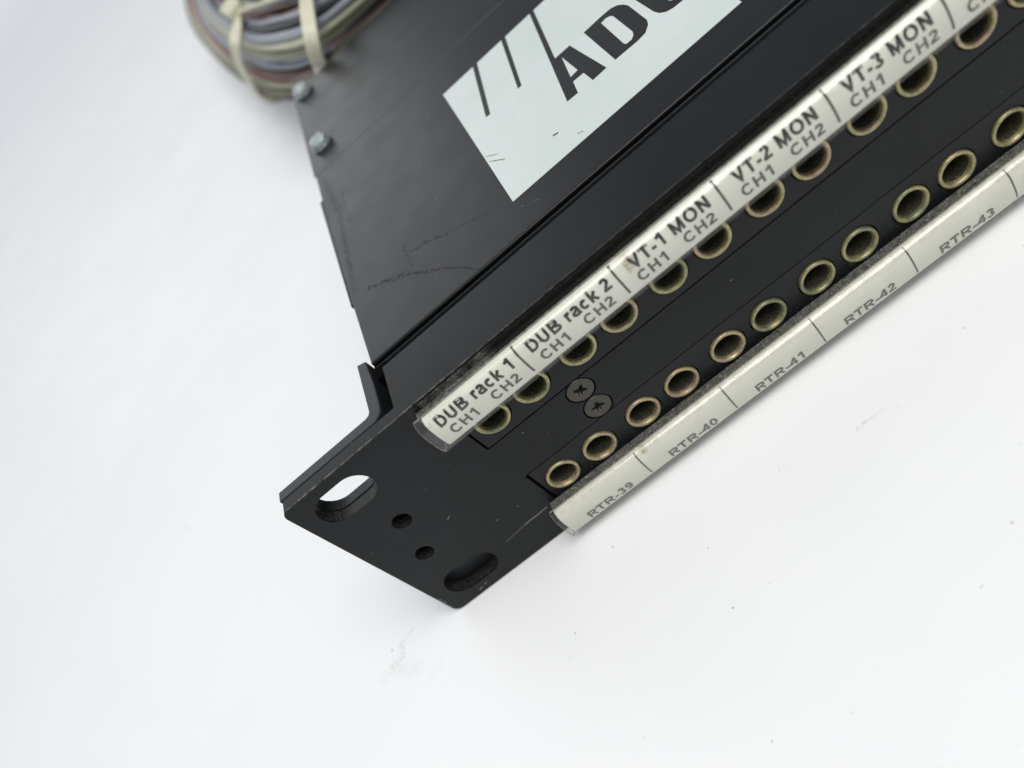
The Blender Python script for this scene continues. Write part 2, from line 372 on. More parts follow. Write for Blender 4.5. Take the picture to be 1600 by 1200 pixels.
# round the two outer corners of each ear
for sx in (0, 1):
    for (zc, s_) in ((0, 1), (H, -1)):
        R0 = 1.6; P = [(-1, zc - s_ * 1), (R0, zc - s_ * 1), (R0, zc)] + [(R0 - R0 * math.sin(a), zc + s_ * (R0 - R0 * math.cos(a))) for a in [math.pi / 2 * i / 7 for i in range(1, 8)]] + [(-1, zc + s_ * R0)]
        if sx: P = [(W - x, z) for x, z in P]
        cutters.append(prism("c", P, -3, 2.6 + 0, 'y'))
cut(fp, cutters)

# jack strips (the two black inserts) with their bored holes
def jack_x(k): return X0 + PP * (k // 2) + PA * (k % 2)
for nm, (xa, xb, z0, z1, zj) in dict(a=(IL + .40, IR - .40, 27.36, 37.4, ZU), b=(IL + .25 + .52, IR - .77, 7.0, 17.05, ZL)).items():
    o = link("jack_strip", prism("jack_strip", rrect(xa, xb, z0, z1, .25), .04, 9.0, 'y'), m_insert, unit, .08)
    V = []; F = []
    bm = bmesh.new()
    for k in range(NP * 2):
        P = [(jack_x(k) + 3.31 * math.cos(2 * math.pi * i / 40), zj + 3.31 * math.sin(2 * math.pi * i / 40)) for i in range(40)]
        a = [bm.verts.new(Vector((x, -2, z)) * S) for x, z in P]; b = [bm.verts.new(Vector((x, 8.5, z)) * S) for x, z in P]
        bm.faces.new(a); bm.faces.new(b[::-1])
        for i in range(40): bm.faces.new((a[i], b[i], b[(i + 1) % 40], a[(i + 1) % 40]))
    bmesh.ops.recalc_face_normals(bm, faces=bm.faces)
    cm = bpy.data.meshes.new("c"); bm.to_mesh(cm); bm.free(); cut(o, [cm])
# jacks: one turned sleeve mesh shared by all
jm = lathe_m("jack", [(3.12, 2.0), (3.12, -.12), (3.06, -.30), (2.94, -.40), (2.72, -.40), (2.56, -.32), (2.42, -.06), (2.33, .5), (2.28, 1.2), (2.26, 4.0), (2.26, 13.), (.6, 13.5)],
             56, [0, 0, 0, 0, 0, 0, 0, 1, 1, 1, 1, 2])
jm.materials.append(m_ring); jm.materials.append(m_bore); jm.materials.append(m_void)
for zj in (ZU, ZL):
    for k in range(NP * 2):
        o = bpy.data.objects.new("jack", jm); COL.objects.link(o); o.parent = unit
        o.location = Vector((jack_x(k) + random.uniform(-.05, .05), random.uniform(-.06, .05), zj + random.uniform(-.05, .05))) * S
        o.rotation_euler = (random.uniform(-.012, .012), random.uniform(0, 6.28), random.uniform(-.012, .012))

# countersunk cross-head screws
for (z, rot) in ((24.8, .62), (19.6, .22)):
    R1 = 2.35
    head = link("screw", lathe_m("screw", [(R1 - .35, 1.2), (R1, .55), (R1, .06), (R1 - .07, -.03), (R1 - .5, -.05), (.0001, -.05)], 48), [m_screw, m_void], unit)
    # cross recess: four-armed cutter tapering inward
    def cross(w0, l0):
        P = []
        for q in range(4):
            ca, sa = math.cos(math.pi / 2 * q), math.sin(math.pi / 2 * q)
            for (u, v) in ((l0, -w0 * .8), (l0 + .06, 0), (l0, w0 * .8), (w0 * 1.5, w0 * 1.5)):
                P.append((u * ca - v * sa, u * sa + v * ca))
        return P
    A = cross(.27, 1.22); B = cross(.12, .55); n = len(A)
    V = [(x, -.3, y) for x, y in cross(.30, 1.30)] + [(x, 1.0, y) for x, y in B]
    F = [tuple(range(n)), tuple(range(2 * n - 1, n - 1, -1))] + [(i, n + i, n + (i + 1) % n, (i + 1) % n) for i in range(n)]
    cm = mesh("c", V, F); bm = bmesh.new(); bm.from_mesh(cm); bmesh.ops.recalc_face_normals(bm, faces=bm.faces); bm.to_mesh(cm); bm.free()
    # close the back of the head so the boolean has a volume
    bm = bmesh.new(); bm.from_mesh(head.data); bmesh.ops.remove_doubles(bm, verts=bm.verts, dist=1e-6); bmesh.ops.holes_fill(bm, edges=bm.edges); bmesh.ops.recalc_face_normals(bm, faces=bm.faces); bm.to_mesh(head.data); bm.free()
    cut(head, [cm])
    for p in head.data.polygons: p.use_smooth = False
    b = head.modifiers.new("bevel", 'BEVEL'); b.width = .05 * S; b.segments = 2; b.limit_method = 'ANGLE'; b.angle_limit = math.radians(40)
    head.location = Vector((47.42, .02, z)) * S; head.rotation_euler = (0, rot, 0)

# rear mounting bracket behind each ear (L shaped, slotted)
def bracket(mirror):
    mx = (lambda P: [(W - x, y) for x, y in P]) if mirror else (lambda P: P)
    P = [(.15, 2.85), (20.4, 2.85)]
    P += [(20.4 + 2.45 * math.sin(a), 5.3 - 2.45 * math.cos(a)) for a in [math.pi / 2 * i / 6 for i in range(1, 7)]]
    P += [(22.85, 11), (22.35, 17.6), (20.45, 18.3), (20.55, 6.2)]
    P += [(19.5 + 1.05 * math.cos(a), 6.2 - 1.0 * math.sin(a)) for a in [math.pi / 2 * i / 4 for i in range(1, 5)]]
    P += [(.15, 5.1)]
    o = link("mounting_bracket", prism("mounting_bracket", mx(P), .2, 43.9, 'z'), m_bracket, unit, .22)
    cs = [prism("c", [((W - x) if mirror else x, z) for x, z in stadium(8.7, zz, 11.3, 7.2)], 2.6, 5.6, 'y') for zz in (38.05,)]
    cut(o, cs)
bracket(False); bracket(True)

# chassis box and the two cover sheets
XA, XB = 23.3, W - 23.3
link("chassis_box", prism("chassis_box", [(XA + .5, 17.2), (XB - .5, 17.2), (XB - .4, 136.6), (XA - .7, 136.6)], .3, 42.9, 'z'), m_cover, unit, .4)
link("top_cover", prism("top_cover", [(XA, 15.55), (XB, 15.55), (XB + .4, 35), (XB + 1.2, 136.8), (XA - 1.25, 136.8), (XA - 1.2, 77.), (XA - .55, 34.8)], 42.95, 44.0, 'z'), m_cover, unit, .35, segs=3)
link("cover_front_lip", prism("cover_front_lip", [(15.45, 40.2), (16.25, 40.2), (16.25, 42.9), (15.45, 42.9)], XA + .1, XB - .1, 'x'), m_bracket, unit, .25)
link("side_cover", prism("side_cover", [(XA - 1.1, 34.5), (XA - 2.0, 76.7), (XA - 1.25, 76.9), (XA - .6, 34.6)], 3, 43.7, 'z'), m_cover, unit, .12)
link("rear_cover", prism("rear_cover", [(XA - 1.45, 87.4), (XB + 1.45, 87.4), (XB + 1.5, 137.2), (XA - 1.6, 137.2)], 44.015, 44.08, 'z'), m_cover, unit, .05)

link("dark_gap_filler", box_m("dark_gap_filler", 23.2, W - 23.2, 12.9, 17.1, .4, 36.), m_void, unit)  # black filler boxes added behind the gaps so they read dark
for xa, xb in ((23.05, 25.2), (W - 25.2, W - 23.05)): link("dark_gap_filler", box_m("dark_gap_filler", xa, xb, 12.85, 34, .4, 42.8), m_void, unit)
for xa, xb in ((20.6, 25.1), (W - 25.1, W - 20.6)): link("dark_gap_filler", box_m("dark_gap_filler", xa, xb, 5.4, 12.8, .4, 37.), m_void, unit)

# zinc cover screws with a split washer each
def cover_screw(x, y, rz):
    zt = 44.08
    e = empty("cover_screw", unit, (x, y, zt)); e.rotation_euler = (0, 0, rz); e.scale = (.88, .88, .92)
    wp = [(3.1 * math.cos(a), 3.1 * math.sin(a)) for a in [2 * math.pi * i / 24 for i in range(24)]]
    link("washer", prism("washer", wp, .02, .75, 'z'), m_zinc, e, .12)
    # pan head: stacked rings, cross recess cut in
    V = []; n = 28; prof = [(2.75, .76), (2.85, 1.2), (2.7, 1.9), (2.2, 2.45), (1.3, 2.75), (.001, 2.8)]
    for rr, z in prof: V += [(rr * math.cos(2 * math.pi * i / n), rr * math.sin(2 * math.pi * i / n), z) for i in range(n)]
    F = [tuple(range(n))[::-1]] + [(k * n + i, k * n + (i + 1) % n, (k + 1) * n + (i + 1) % n, (k + 1) * n + i) for k in range(len(prof) - 1) for i in range(n)] + [tuple(range((len(prof) - 1) * n, len(prof) * n))]
    hd = link("screw_head", mesh("screw_head", V, F), m_zinc, e)
    bm = bmesh.new(); bm.from_mesh(hd.data); bmesh.ops.remove_doubles(bm, verts=bm.verts, dist=1e-5); bmesh.ops.recalc_face_normals(bm, faces=bm.faces); bm.to_mesh(hd.data); bm.free()
    P = []
    for q in range(4):
        ca, sa = math.cos(math.pi / 2 * q + .5), math.sin(math.pi / 2 * q + .5)
        for (u, v) in ((1.6, -.3), (1.6, .3), (.42, .42)): P.append((u * ca - v * sa, u * sa + v * ca))
    cut(hd, [prism("c", P, 1.7, 4, 'z')])
cover_screw(25.3, 133.2, .3); cover_screw(26.2, 98.6, 1.1)

# ------------------------------------------------------------------ sticker on the cover
st = link("sticker", prism("sticker", [(56.6, 73.2), (57.4, 24.4), (103.05, 24.2), (103.6, 73.2)], 44.015, 44.09, 'z'), m_decal, unit)
st["label"] = "white sticker with large black letters and slanted stripes on the cover"
def flat(name, polys, z, mat, parent, dz=.004):
    V = []; F = []
    bm = bmesh.new()
    for i, (outer, holes) in enumerate(polys):
        loops = [outer] + holes; edges = []
        for L in loops:
            vs = [bm.verts.new(Vector((x, y, z)) * S) for x, y in L]
            edges += [bm.edges.new((vs[j], vs[(j + 1) % len(vs)])) for j in range(len(vs))]
        bmesh.ops.triangle_fill(bm, edges=edges, use_beauty=True, normal=(0, 0, 1))
    bmesh.ops.recalc_face_normals(bm, faces=bm.faces)
    for f_ in bm.faces:
        if f_.normal.z < 0: f_.normal_flip()
    me = bpy.data.meshes.new(name); bm.to_mesh(me); bm.free(); return link(name, me, mat, parent)
E_ = 73.195
A_ = [(79.75, E_), (80.75, E_), (77.52, 51.68), (80.9, 51.6), (82.59, 36.7), (79.62, 36.6), (79.36, 40.61), (77.12, 40.8), (76.46, 36.77), (74.2, 36.95)]
Ah = [(78.51, 50.3), (78.97, 42.78), (77.32, 42.59)]
D_ = [(84.17, 51.6), (88.26, 51.67), (90.3, 51.5), (91.4, 50.7), (92.12, 49.4), (92.53, 47.88), (92.55, 39.58), (92.07, 38.1), (90.79, 36.66), (89.16, 36.4), (84.46, 36.67)]
Dh = [(87.35, 49.8), (88.5, 49.95), (89.2, 49.5), (89.55, 48.79), (89.66, 39.87), (89.3, 38.8), (88.6, 38.1), (87.45, 38.2), (87.28, 39.1)]
C_ = [(94.1, 49.9), (93.95, 47.9), (94.25, 40.2), (94.6, 38.5), (95.4, 37.3), (96.6, 36.65), (98.4, 36.5), (100.4, 36.9), (101.6, 38.0), (102.1, 39.8), (102.1, 42.6), (99.2, 42.6), (99.1, 40.1), (98.6, 38.9), (97.8, 38.5), (97.2, 39.2), (97.0, 40.5), (97.0, 48.3),
      (97.3, 49.4), (98.1, 49.8), (98.9, 49.4), (99.2, 48.3), (99.2, 46.6), (102.1, 46.6), (102.0, 49.0), (101.2, 50.9), (99.6, 51.8), (97.6, 51.9), (95.6, 51.6)]
flat("sticker_print", [([(64.7, E_), (65.85, E_), (62.33, 52.7), (61.32, 52.95)], []), ([(72.3, E_), (73.35, E_), (69.96, 52.7), (69.07, 52.68)], []), (A_, [Ah]), (D_, [Dh]), (C_, [])], 44.10, m_decal_ink, st)

# ------------------------------------------------------------------ label holders
PR = [(-2.05, 3.12), (-2.5, 3.05), (-2.9, 2.85), (-3.2, 2.62), (-3.42, 2.25), (-3.58, 1.8), (-3.70, 1.1), (-3.78, .3), (-3.80, -.4), (-3.78, -1.1), (-3.70, -1.8), (-3.58, -2.5), (-3.40, -3.0), (-3.1, -3.4), (-2.7, -3.6)]
# arc length measured from the same origin as the lettering rows (s = 0 at y -2.3)
cum = [0.0]
for a, b in zip(PR[:-1], PR[1:]): cum.append(cum[-1] + math.hypot(b[0] - a[0], b[1] - a[1]))
S0 = .26
def on_card(s_, off=0.):
    s_ = max(0.0, min(cum[-1] - 1e-4, s_ + S0))
    for i in range(len(cum) - 1):
        if s_ <= cum[i + 1]: break
    t = (s_ - cum[i]) / (cum[i + 1] - cum[i])
    def nrm(j):
        a = PR[max(0, j - 1)]; b = PR[min(len(PR) - 1, j + 1)]
        dx, dz = b[0] - a[0], b[1] - a[1]; L = math.hypot(dx, dz); return (dz / L, -dx / L)
    n0, n1 = nrm(i), nrm(i + 1); nx, nz = n0[0] + (n1[0] - n0[0]) * t, n0[1] + (n1[1] - n0[1]) * t
    return PR[i][0] + (PR[i + 1][0] - PR[i][0]) * t + nx * off, PR[i][1] + (PR[i + 1][1] - PR[i][1]) * t + nz * off
def offset_prof(off, P=PR):
    out = []
    for j, p_ in enumerate(P):
        a = P[max(0, j - 1)]; b = P[min(len(P) - 1, j + 1)]; dx, dz = b[0] - a[0], b[1] - a[1]; L = math.hypot(dx, dz)
        out.append((p_[0] + dz / L * off, p_[1] - dx / L * off))
    return out

# stroke glyphs in em units (cap height .716): list of strokes, each a list of points; 'arc' builds curves
def arc(cx, cy, rx, ry, a0, a1, n=12): return [(cx + rx * math.cos(math.radians(a0 + (a1 - a0) * i / n)), cy + ry * math.sin(math.radians(a0 + (a1 - a0) * i / n))) for i in range(n + 1)]
def glyph(ch, b):
    t = b / 2; H_ = .716; x = .08 + t
    if ch == 'D': return .722, [[(x, 0), (x, H_)], [(x, H_ - t), (.34, H_ - t)] + arc(.34, H_ / 2, .31 - t + .02, H_ / 2 - t, 90, -90, 16) + [(x, t)]]
    if ch == 'U': return .722, [[(x, H_), (x, .27)] + arc(.361, .27, .361 - x, .27 - t + .01, 180, 360, 14) + [(.722 - x, H_)]]
    if ch == 'B': return .722, [[(x, 0), (x, H_)], [(x, H_ - t), (.40, H_ - t)] + arc(.42, .535, .17 - t / 3, .181 - t, 90, -90, 10) + [(x, .37)], [(.40, .37)] + arc(.43, .19 + t / 4, .205 - t / 3, .19 - t * .85, 90, -90, 10) + [(x, t)]]
    if ch == 'R': return .722, [[(x, 0), (x, H_)], [(x, H_ - t), (.44, H_ - t)] + arc(.45, .51, .185 - t / 3, .206 - t, 90, -90, 10) + [(x, .31)], [(.36, .33), (.47, .24), (.62, 0)]]
    if ch == 'C': return .722, [arc(.375, .358, .325 - t, .366 - t, 42, 322, 26)]
    if ch == 'O': return .778, [arc(.389, .358, .345 - t, .368 - t, 0, 360, 32)]
    if ch == 'H': return .722, [[(x, 0), (x, H_)], [(.722 - x, 0), (.722 - x, H_)], [(x, .39), (.722 - x, .39)]]
    if ch == 'M': return .833, [[(x, 0), (x, H_)], [(.833 - x, 0), (.833 - x, H_)], [(x, H_ - .02), (.416, .04), (.833 - x, H_ - .02)]]
    if ch == 'N': return .722, [[(x, 0), (x, H_)], [(.722 - x, 0), (.722 - x, H_)], [(x + .005, H_ - .03), (.717 - x, .03)]]
    if ch == 'T': return .611, [[(.02, H_ - t), (.59, H_ - t)], [(.305, 0), (.305, H_)]]
    if ch == 'V': return .667, [[(.02 + t, H_), (.333, .035), (.647 - t, H_)]]
    if ch == '-': return .333, [[(.04, .24), (.29, .24)]]
    if ch == '1': return .556, [[(.36, 0), (.36, H_)], [(.36, H_ - .02), (.27, .59), (.11, .52)]]
    if ch == '2': return .556, [arc(.275, .50, .215 - t * .8, .216 - t, 165, -38, 14) + [(.10, .09), (.06 + t * .3, t)], [(.04, t), (.51, t)]]
    if ch == '3': return .556, [arc(.27, .535, .19 - t * .5, .18 - t, 160, -90, 12), arc(.265, .20, .225 - t * .6, .205 - t, 95, -165, 14)]
    if ch == '4': return .556, [[(.40, 0), (.40, .70)], [(.385, .66), (.05, .215), (.52, .215)]]
    if ch == '9': return .556, [arc(.27, .49, .225 - t, .226 - t, 0, 360, 22), [(.495 - t, .47)] + arc(.25, .34, .245 - t, .335 - t, 10, -140, 12)]
    if ch == '0': return .556, [arc(.278, .358, .235 - t, .366 - t, 0, 360, 28)]
    if ch == 'r': return .389, [[(.065 + t, 0), (.065 + t, .52)], [(.065 + t, .34), (.16 + t * .4, .43), (.25, .465), (.37, .45)]]
    if ch == 'a': return .556, [arc(.27, .38, .20 - t * .5, .15 - t * .3, 160, 20, 10) + [(.43, .10), (.47, 0)], arc(.26, .16, .215 - t * .6, .155 - t * .6, 75, 285, 12) + [(.35, .06), (.43, .15)], [(.26, .30), (.43, .335)]]
    if ch == 'c': return .556, [arc(.29, .26, .245 - t, .272 - t, 45, 315, 20)]
    if ch == 'k': return .556, [[(.065 + t, 0), (.065 + t, H_)], [(.49, .52), (.16, .20)], [(.27, .28), (.48, 0)]]
    return .278, []
def stroke_faces(V, F, P, wd, put, level):
    """ribbon of width wd along polyline P, mitred joints, finely divided so it lies on the curved card"""
    Q = [P[0]]
    for a, b in zip(P[:-1], P[1:]):
        L = math.hypot(b[0] - a[0], b[1] - a[1]); k = max(1, int(L / .35))
        Q += [(a[0] + (b[0] - a[0]) * i / k, a[1] + (b[1] - a[1]) * i / k) for i in range(1, k + 1)]
    closed = math.hypot(Q[0][0] - Q[-1][0], Q[0][1] - Q[-1][1]) < 1e-4
    base_i = len(V); n = len(Q)
    for i, q in enumerate(Q):
        a = Q[i - 1] if i > 0 else (Q[-2] if closed else None); b = Q[i + 1] if i < n - 1 else (Q[1] if closed else None)
        d0 = None if a is None else (q[0] - a[0], q[1] - a[1]); d1 = None if b is None else (b[0] - q[0], b[1] - q[1])
        def u(v): L = math.hypot(*v) or 1; return (v[0] / L, v[1] / L)
        if d0 is None: tx, ty = u(d1); k = 1
        elif d1 is None: tx, ty = u(d0); k = 1
        else:
            u0, u1 = u(d0), u(d1); tx, ty = u((u0[0] + u1[0], u0[1] + u1[1])); k = min(2.2, 1 / max(.3, tx * u0[0] + ty * u0[1]))
        for sg in (1, -1): V.append(put(q[0] - ty * wd / 2 * k * sg, q[1] + tx * wd / 2 * k * sg, level))
    for i in range(n - 1): F.append((base_i + 2 * i, base_i + 2 * i + 1, base_i + 2 * i + 3, base_i + 2 * i + 2))
def lettering(name, text, x0, x1, s_base, cap, bold, zc, mat, parent):
    em = cap / .716; V = []; F = []; pen = 0; items = []
    for ch in text:
        adv, st_ = glyph(ch, bold); items += [(pen, s) for s in st_]; pen += adv
    lo = min(px_ + min(p[0] for p in s) for px_, s in items) - bold / 2; hi = max(px_ + max(p[0] for p in s) for px_, s in items) + bold / 2
    kx = (x1 - x0) / (hi - lo)
    def put(u, v, lv):
        y, z = on_card(s_base - v, .03 + lv * .003); return (x0 + u, y, zc + z)
    for lv, (px_, s) in enumerate(items):
        P = [((px_ + p[0] - lo) * kx, p[1] * em) for p in s]
        stroke_faces(V, F, P, bold * em, put, lv % 4)
    me = mesh(name, V, F); return link(name, me, mat, parent)
def holder(zc, xs, xc0, label):
    xe = W - xs
    hd = empty("label_holder", unit, (0, 0, 0)); hd["label"] = label
    link("backing", box_m("backing", xs + .6, xe - .6, -1.95, -.01, zc - 3.5, zc + 3.18), m_foam, hd, .12)
    if zc > 20: link("upper_black_strip", box_m("upper_black_strip", 29.0, W - 29.0, -.34, -.012, 36.2, 43.6), m_foam, hd, .06)  # thin black strip on the panel face, reaching above the upper holder
    outer = offset_prof(.55); inner = offset_prof(.16)
    lip_o = [(-2.3, -4.12), (-1.7, -4.05)]; lip_i = [(-1.7, -3.75), (-2.3, -3.78)]
    ol = outer + lip_o; il = inner + [lip_i[1], lip_i[0]]
    n = len(ol); V = [(xs, y, zc + z) for y, z in ol] + [(xs, y, zc + z) for y, z in il] + [(xe, y, zc + z) for y, z in ol] + [(xe, y, zc + z) for y, z in il]
    F = []; mi = []
    for i in range(n - 1):
        F.append((i, i + 1, 2 * n + i + 1, 2 * n + i)); mi.append(0)
        F.append((n + i, 3 * n + i, 3 * n + i + 1, n + i + 1)); mi.append(0)
        F.append((i, n + i, n + i + 1, i + 1)); mi.append(1)
        F.append((2 * n + i, 2 * n + i + 1, 3 * n + i + 1, 3 * n + i)); mi.append(1)
    F.append((0, 2 * n, 3 * n, n)); mi.append(1); F.append((n - 1, 2 * n - 1, 4 * n - 1, 3 * n - 1)); mi.append(1)
    me = mesh("clear_window", V, F); bm = bmesh.new(); bm.from_mesh(me); bmesh.ops.recalc_face_normals(bm, faces=bm.faces); bm.to_mesh(me); bm.free()
    for p, q in zip(me.polygons, mi): p.material_index = q; p.use_smooth = True
    me.set_sharp_from_angle(angle=math.radians(40))
    link("clear_window", me, [m_shell, m_shell_edge], hd)
    # card
    V = []; F = []; m_ = len(PR)
    V = [(xc0, y, zc + z) for y, z in PR] + [(xe - 1, y, zc + z) for y, z in PR] + [(xc0, y + .12, zc + z) for y, z in PR] + [(xe - 1, y + .12, zc + z) for y, z in PR]
    for i in range(m_ - 1): F += [(i, i + 1, m_ + i + 1, m_ + i), (2 * m_ + i, 3 * m_ + i, 3 * m_ + i + 1, 2 * m_ + i + 1), (i, 2 * m_ + i, 2 * m_ + i + 1, i + 1)]
    me = mesh("label_card", V, F); bm = bmesh.new(); bm.from_mesh(me); bmesh.ops.recalc_face_normals(bm, faces=bm.faces); bm.to_mesh(me); bm.free()
    card = link("label_card", me, m_paper, hd, smooth=True)
    return hd, card
def divider(parent, zc, x, s0, s1, wd, mat):
    V = []; F = []
    def put(u, v, lv): y, z = on_card(v, .03 + lv * .004); return (u, y, zc + z)
    stroke_faces(V, F, [(x, s0), (x, s1)], wd, put, 1)
    link("divider_line", mesh("divider_line", V, F), mat, parent)
ZCU, ZCL = 39.3, 5.1
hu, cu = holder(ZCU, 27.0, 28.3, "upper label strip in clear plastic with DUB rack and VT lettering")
hl, cl_ = holder(ZCL, 28.05, 28.75, "lower label strip in clear plastic with RTR numbers")
for x in (45.84, 63.75, 81.6, 99.4, 117.0): divider(hu, ZCU, x, -.1, 5.95, .36, m_line)
for x in (46.1, 64.1, 81.75, 99.2, 117.05): divider(hl, ZCL, x, .1, 6.3, .27, m_line2)
B1, B2, B3 = .158, .143, .15
rows = [("DUB rack 1", 29.8, 44.35), ("DUB rack 2", 47.62, 62.75), ("VT-1 MON", 66.2, 79.75), ("VT-2 MON", 84.05, 97.3), ("VT-3 MON", 101.6, 114.9)]
for t, a, b in rows: lettering("lettering", t, a, b, 2.97, 2.12, B1, ZCU, m_ink1, hu)
for a in (30.42, 48.1, 66.0, 83.95, 101.6, 119.3):
    lettering("lettering", "CH1", a, a + 5.0, 5.68, 2.03, B2, ZCU, m_ink2, hu)
    lettering("lettering", "CH2", a + 8.1, a + 13.55, 5.62, 1.98, B2, ZCU, m_ink2, hu)
for t, a, b in (("RTR-39", 32.76, 42.25), ("RTR-40", 50.54, 60.3), ("RTR-41", 68.41, 77.8), ("RTR-42", 85.88, 95.5), ("RTR-43", 103.6, 113.2)):
    lettering("lettering", t, a, b, 6.22, 1.98, B3, ZCL, m_ink3, hl)

# ------------------------------------------------------------------ cable bundle behind the chassis
CAB = [[[-21.5,508.1,42.0],[-30.9,460.1,34.3],[-36.6,416.6,28.5],[-35.7,373.5,25.2],[-27.8,326.3,23.2],[-17.7,281.3,22.2],[-7.2,241.2,22.0],[3.4,212.1,22.0],[15.5,196.7,22.0],[31.1,191.5,22.0],[52.7,189.0,22.0],[76.3,185.9,22.0]],[[-15.1,477.6,45.8],[-25.0,435.2,38.1],[-30.9,395.6,32.3],[-30.3,355.6,29.0],[-23.0,311.9,27.0],[-13.6,269.9,26.0],[-3.7,232.2,25.8],[6.6,204.8,25.8],[18.1,189.9,25.8],[32.9,184.6,25.8],[53.8,181.9,25.8],[76.6,178.9,25.8]],[[-9.1,447.7,49.6],[-19.3,410.9,41.9],[-25.4,374.9,36.1],[-25.1,337.8,32.8],[-18.4,297.5,30.8],[-9.6,258.5,29.8],[-0.2,223.2,29.6],[9.7,197.4,29.6],[20.7,183.0,29.6],[34.8,177.6,29.6],[54.8,174.9,29.6],[76.9,171.9,29.6]],[[-3.4,419.1,53.2],[-13.8,387.4,45.5],[-20.2,355.2,39.7],[-20.1,320.9,36.4],[-14.0,283.7,34.4],[-5.9,247.4,33.4],[3.1,214.5,33.2],[12.6,190.2,33.2],[23.2,176.3,33.2],[36.6,170.8,33.2],[55.8,168.0,33.2],[77.2,165.1,33.2]],[[1.8,392.4,56.6],[-8.8,365.6,48.9],[-15.3,336.7,43.1],[-15.5,304.9,39.8],[-9.9,270.7,37.8],[-2.2,237.1,36.8],[6.3,206.2,36.6],[15.4,183.5,36.6],[25.5,170.1,36.6],[38.2,164.5,36.6],[56.7,161.6,36.6],[77.5,158.8,36.6]],[[6.6,368.0,59.7],[-4.2,345.6,52.0],[-10.9,319.8,46.2],[-11.3,290.4,42.9],[-6.2,259.0,40.9],[1.0,227.8,39.9],[9.2,199.0,39.7],[17.9,177.6,39.7],[27.6,164.7,39.7],[39.8,158.9,39.7],[57.5,155.9,39.7],[77.8,153.1,39.7]],[[10.9,346.4,62.4],[-0.0,327.9,54.7],[-6.9,304.9,48.9],[-7.5,277.6,45.6],[-2.8,248.7,43.6],[3.9,219.8,42.6],[11.7,192.8,42.4],[20.2,172.7,42.4],[29.5,160.2,42.4],[41.1,154.2,42.4],[58.3,151.2,42.4],[78.1,148.4,42.4]],[[14.6,328.1,64.7],[3.5,313.1,57.0],[-3.4,292.3,51.2],[-4.2,266.9,47.9],[0.1,240.2,45.9],[6.5,213.2,44.9],[13.9,188.1,44.7],[22.2,169.1,44.7],[31.2,156.9,44.7],[42.3,150.9,44.7],[59.0,147.7,44.7],[78.4,144.9,44.7]],[[17.7,313.4,66.6],[6.5,301.2,58.9],[-0.5,282.4,53.1],[-1.4,258.5,49.8],[2.6,233.8,47.8],[8.6,208.6,46.8],[15.8,184.9,46.6],[23.9,167.0,46.6],[32.6,155.1,46.6],[43.3,148.8,46.6],[59.6,145.5,46.6],[78.7,142.8,46.6]],[[20.3,302.5,67.9],[8.9,292.5,60.2],[1.8,275.2,54.4],[0.8,252.6,51.1],[4.5,229.5,49.1],[10.2,205.9,48.1],[17.3,183.5,47.9],[25.2,166.6,47.9],[33.7,154.9,47.9],[44.1,148.4,47.9],[60.1,145.0,47.9],[79.1,142.2,47.9]],[[22.3,295.7,68.7],[10.8,287.3,61.0],[3.6,271.0,55.2],[2.4,249.3,51.9],[6.0,227.7,49.9],[11.5,205.5,48.9],[18.4,184.3,48.7],[26.2,168.2,48.7],[34.6,156.6,48.7],[44.7,149.7,48.7],[60.6,146.2,48.7],[79.5,143.4,48.7]],[[23.7,293.1,69.0],[12.0,285.7,61.3],[4.7,270.0,55.5],[3.5,248.8,52.2],[6.9,228.3,50.2],[12.2,207.3,49.2],[19.0,187.2,49.0],[26.9,171.8,49.0],[35.2,160.2,49.0],[45.1,153.0,49.0],[60.9,149.3,49.0],[80.0,146.4,49.0]],[[24.1,299.4,68.1],[12.2,291.8,60.4],[4.7,275.6,54.6],[3.5,254.3,51.3],[6.8,234.6,49.3],[12.1,214.3,48.3],[18.9,195.0,48.1],[26.9,180.1,48.1],[35.2,168.3,48.1],[45.1,160.7,48.1],[61.1,156.7,48.1],[80.6,153.7,48.1]],[[24.5,305.7,67.2],[12.3,297.9,59.5],[4.8,281.2,53.7],[3.5,259.8,50.4],[6.7,240.8,48.4],[11.9,221.4,47.4],[18.8,203.0,47.2],[26.9,188.6,47.2],[35.3,176.8,47.2],[45.1,168.6,47.2],[61.3,164.3,47.2],[81.3,161.2,47.2]],[[24.9,312.0,66.3],[12.5,304.0,58.6],[4.8,286.9,52.8],[3.5,265.4,49.5],[6.6,247.1,47.5],[11.7,228.6,46.5],[18.7,211.1,46.3],[27.0,197.4,46.3],[35.4,185.4,46.3],[45.2,176.7,46.3],[61.6,172.1,46.3],[82.0,168.8,46.3]],[[25.4,318.3,65.4],[12.6,310.1,57.7],[4.8,292.7,51.9],[3.5,271.1,48.6],[6.6,253.6,46.6],[11.6,236.0,45.6],[18.5,219.5,45.4],[27.0,206.5,45.4],[35.5,194.3,45.4],[45.2,185.0,45.4],[61.7,180.2,45.4],[82.7,176.8,45.4]],[[25.9,324.6,64.5],[12.9,316.2,56.8],[4.9,298.3,51.0],[3.5,276.7,47.7],[6.6,260.1,45.7],[11.5,243.5,44.7],[18.4,228.0,44.5],[27.0,215.8,44.5],[35.6,203.5,44.5],[45.3,193.6,44.5],[62.0,188.4,44.5],[83.5,184.9,44.5]]]
bundle = empty("cable_bundle", None, (20, 200, 0)); tag(bundle, "loom of thin grey olive and red cables tied together behind the black panel", "cables")
def sub(o): o.location = -bundle.location; return o
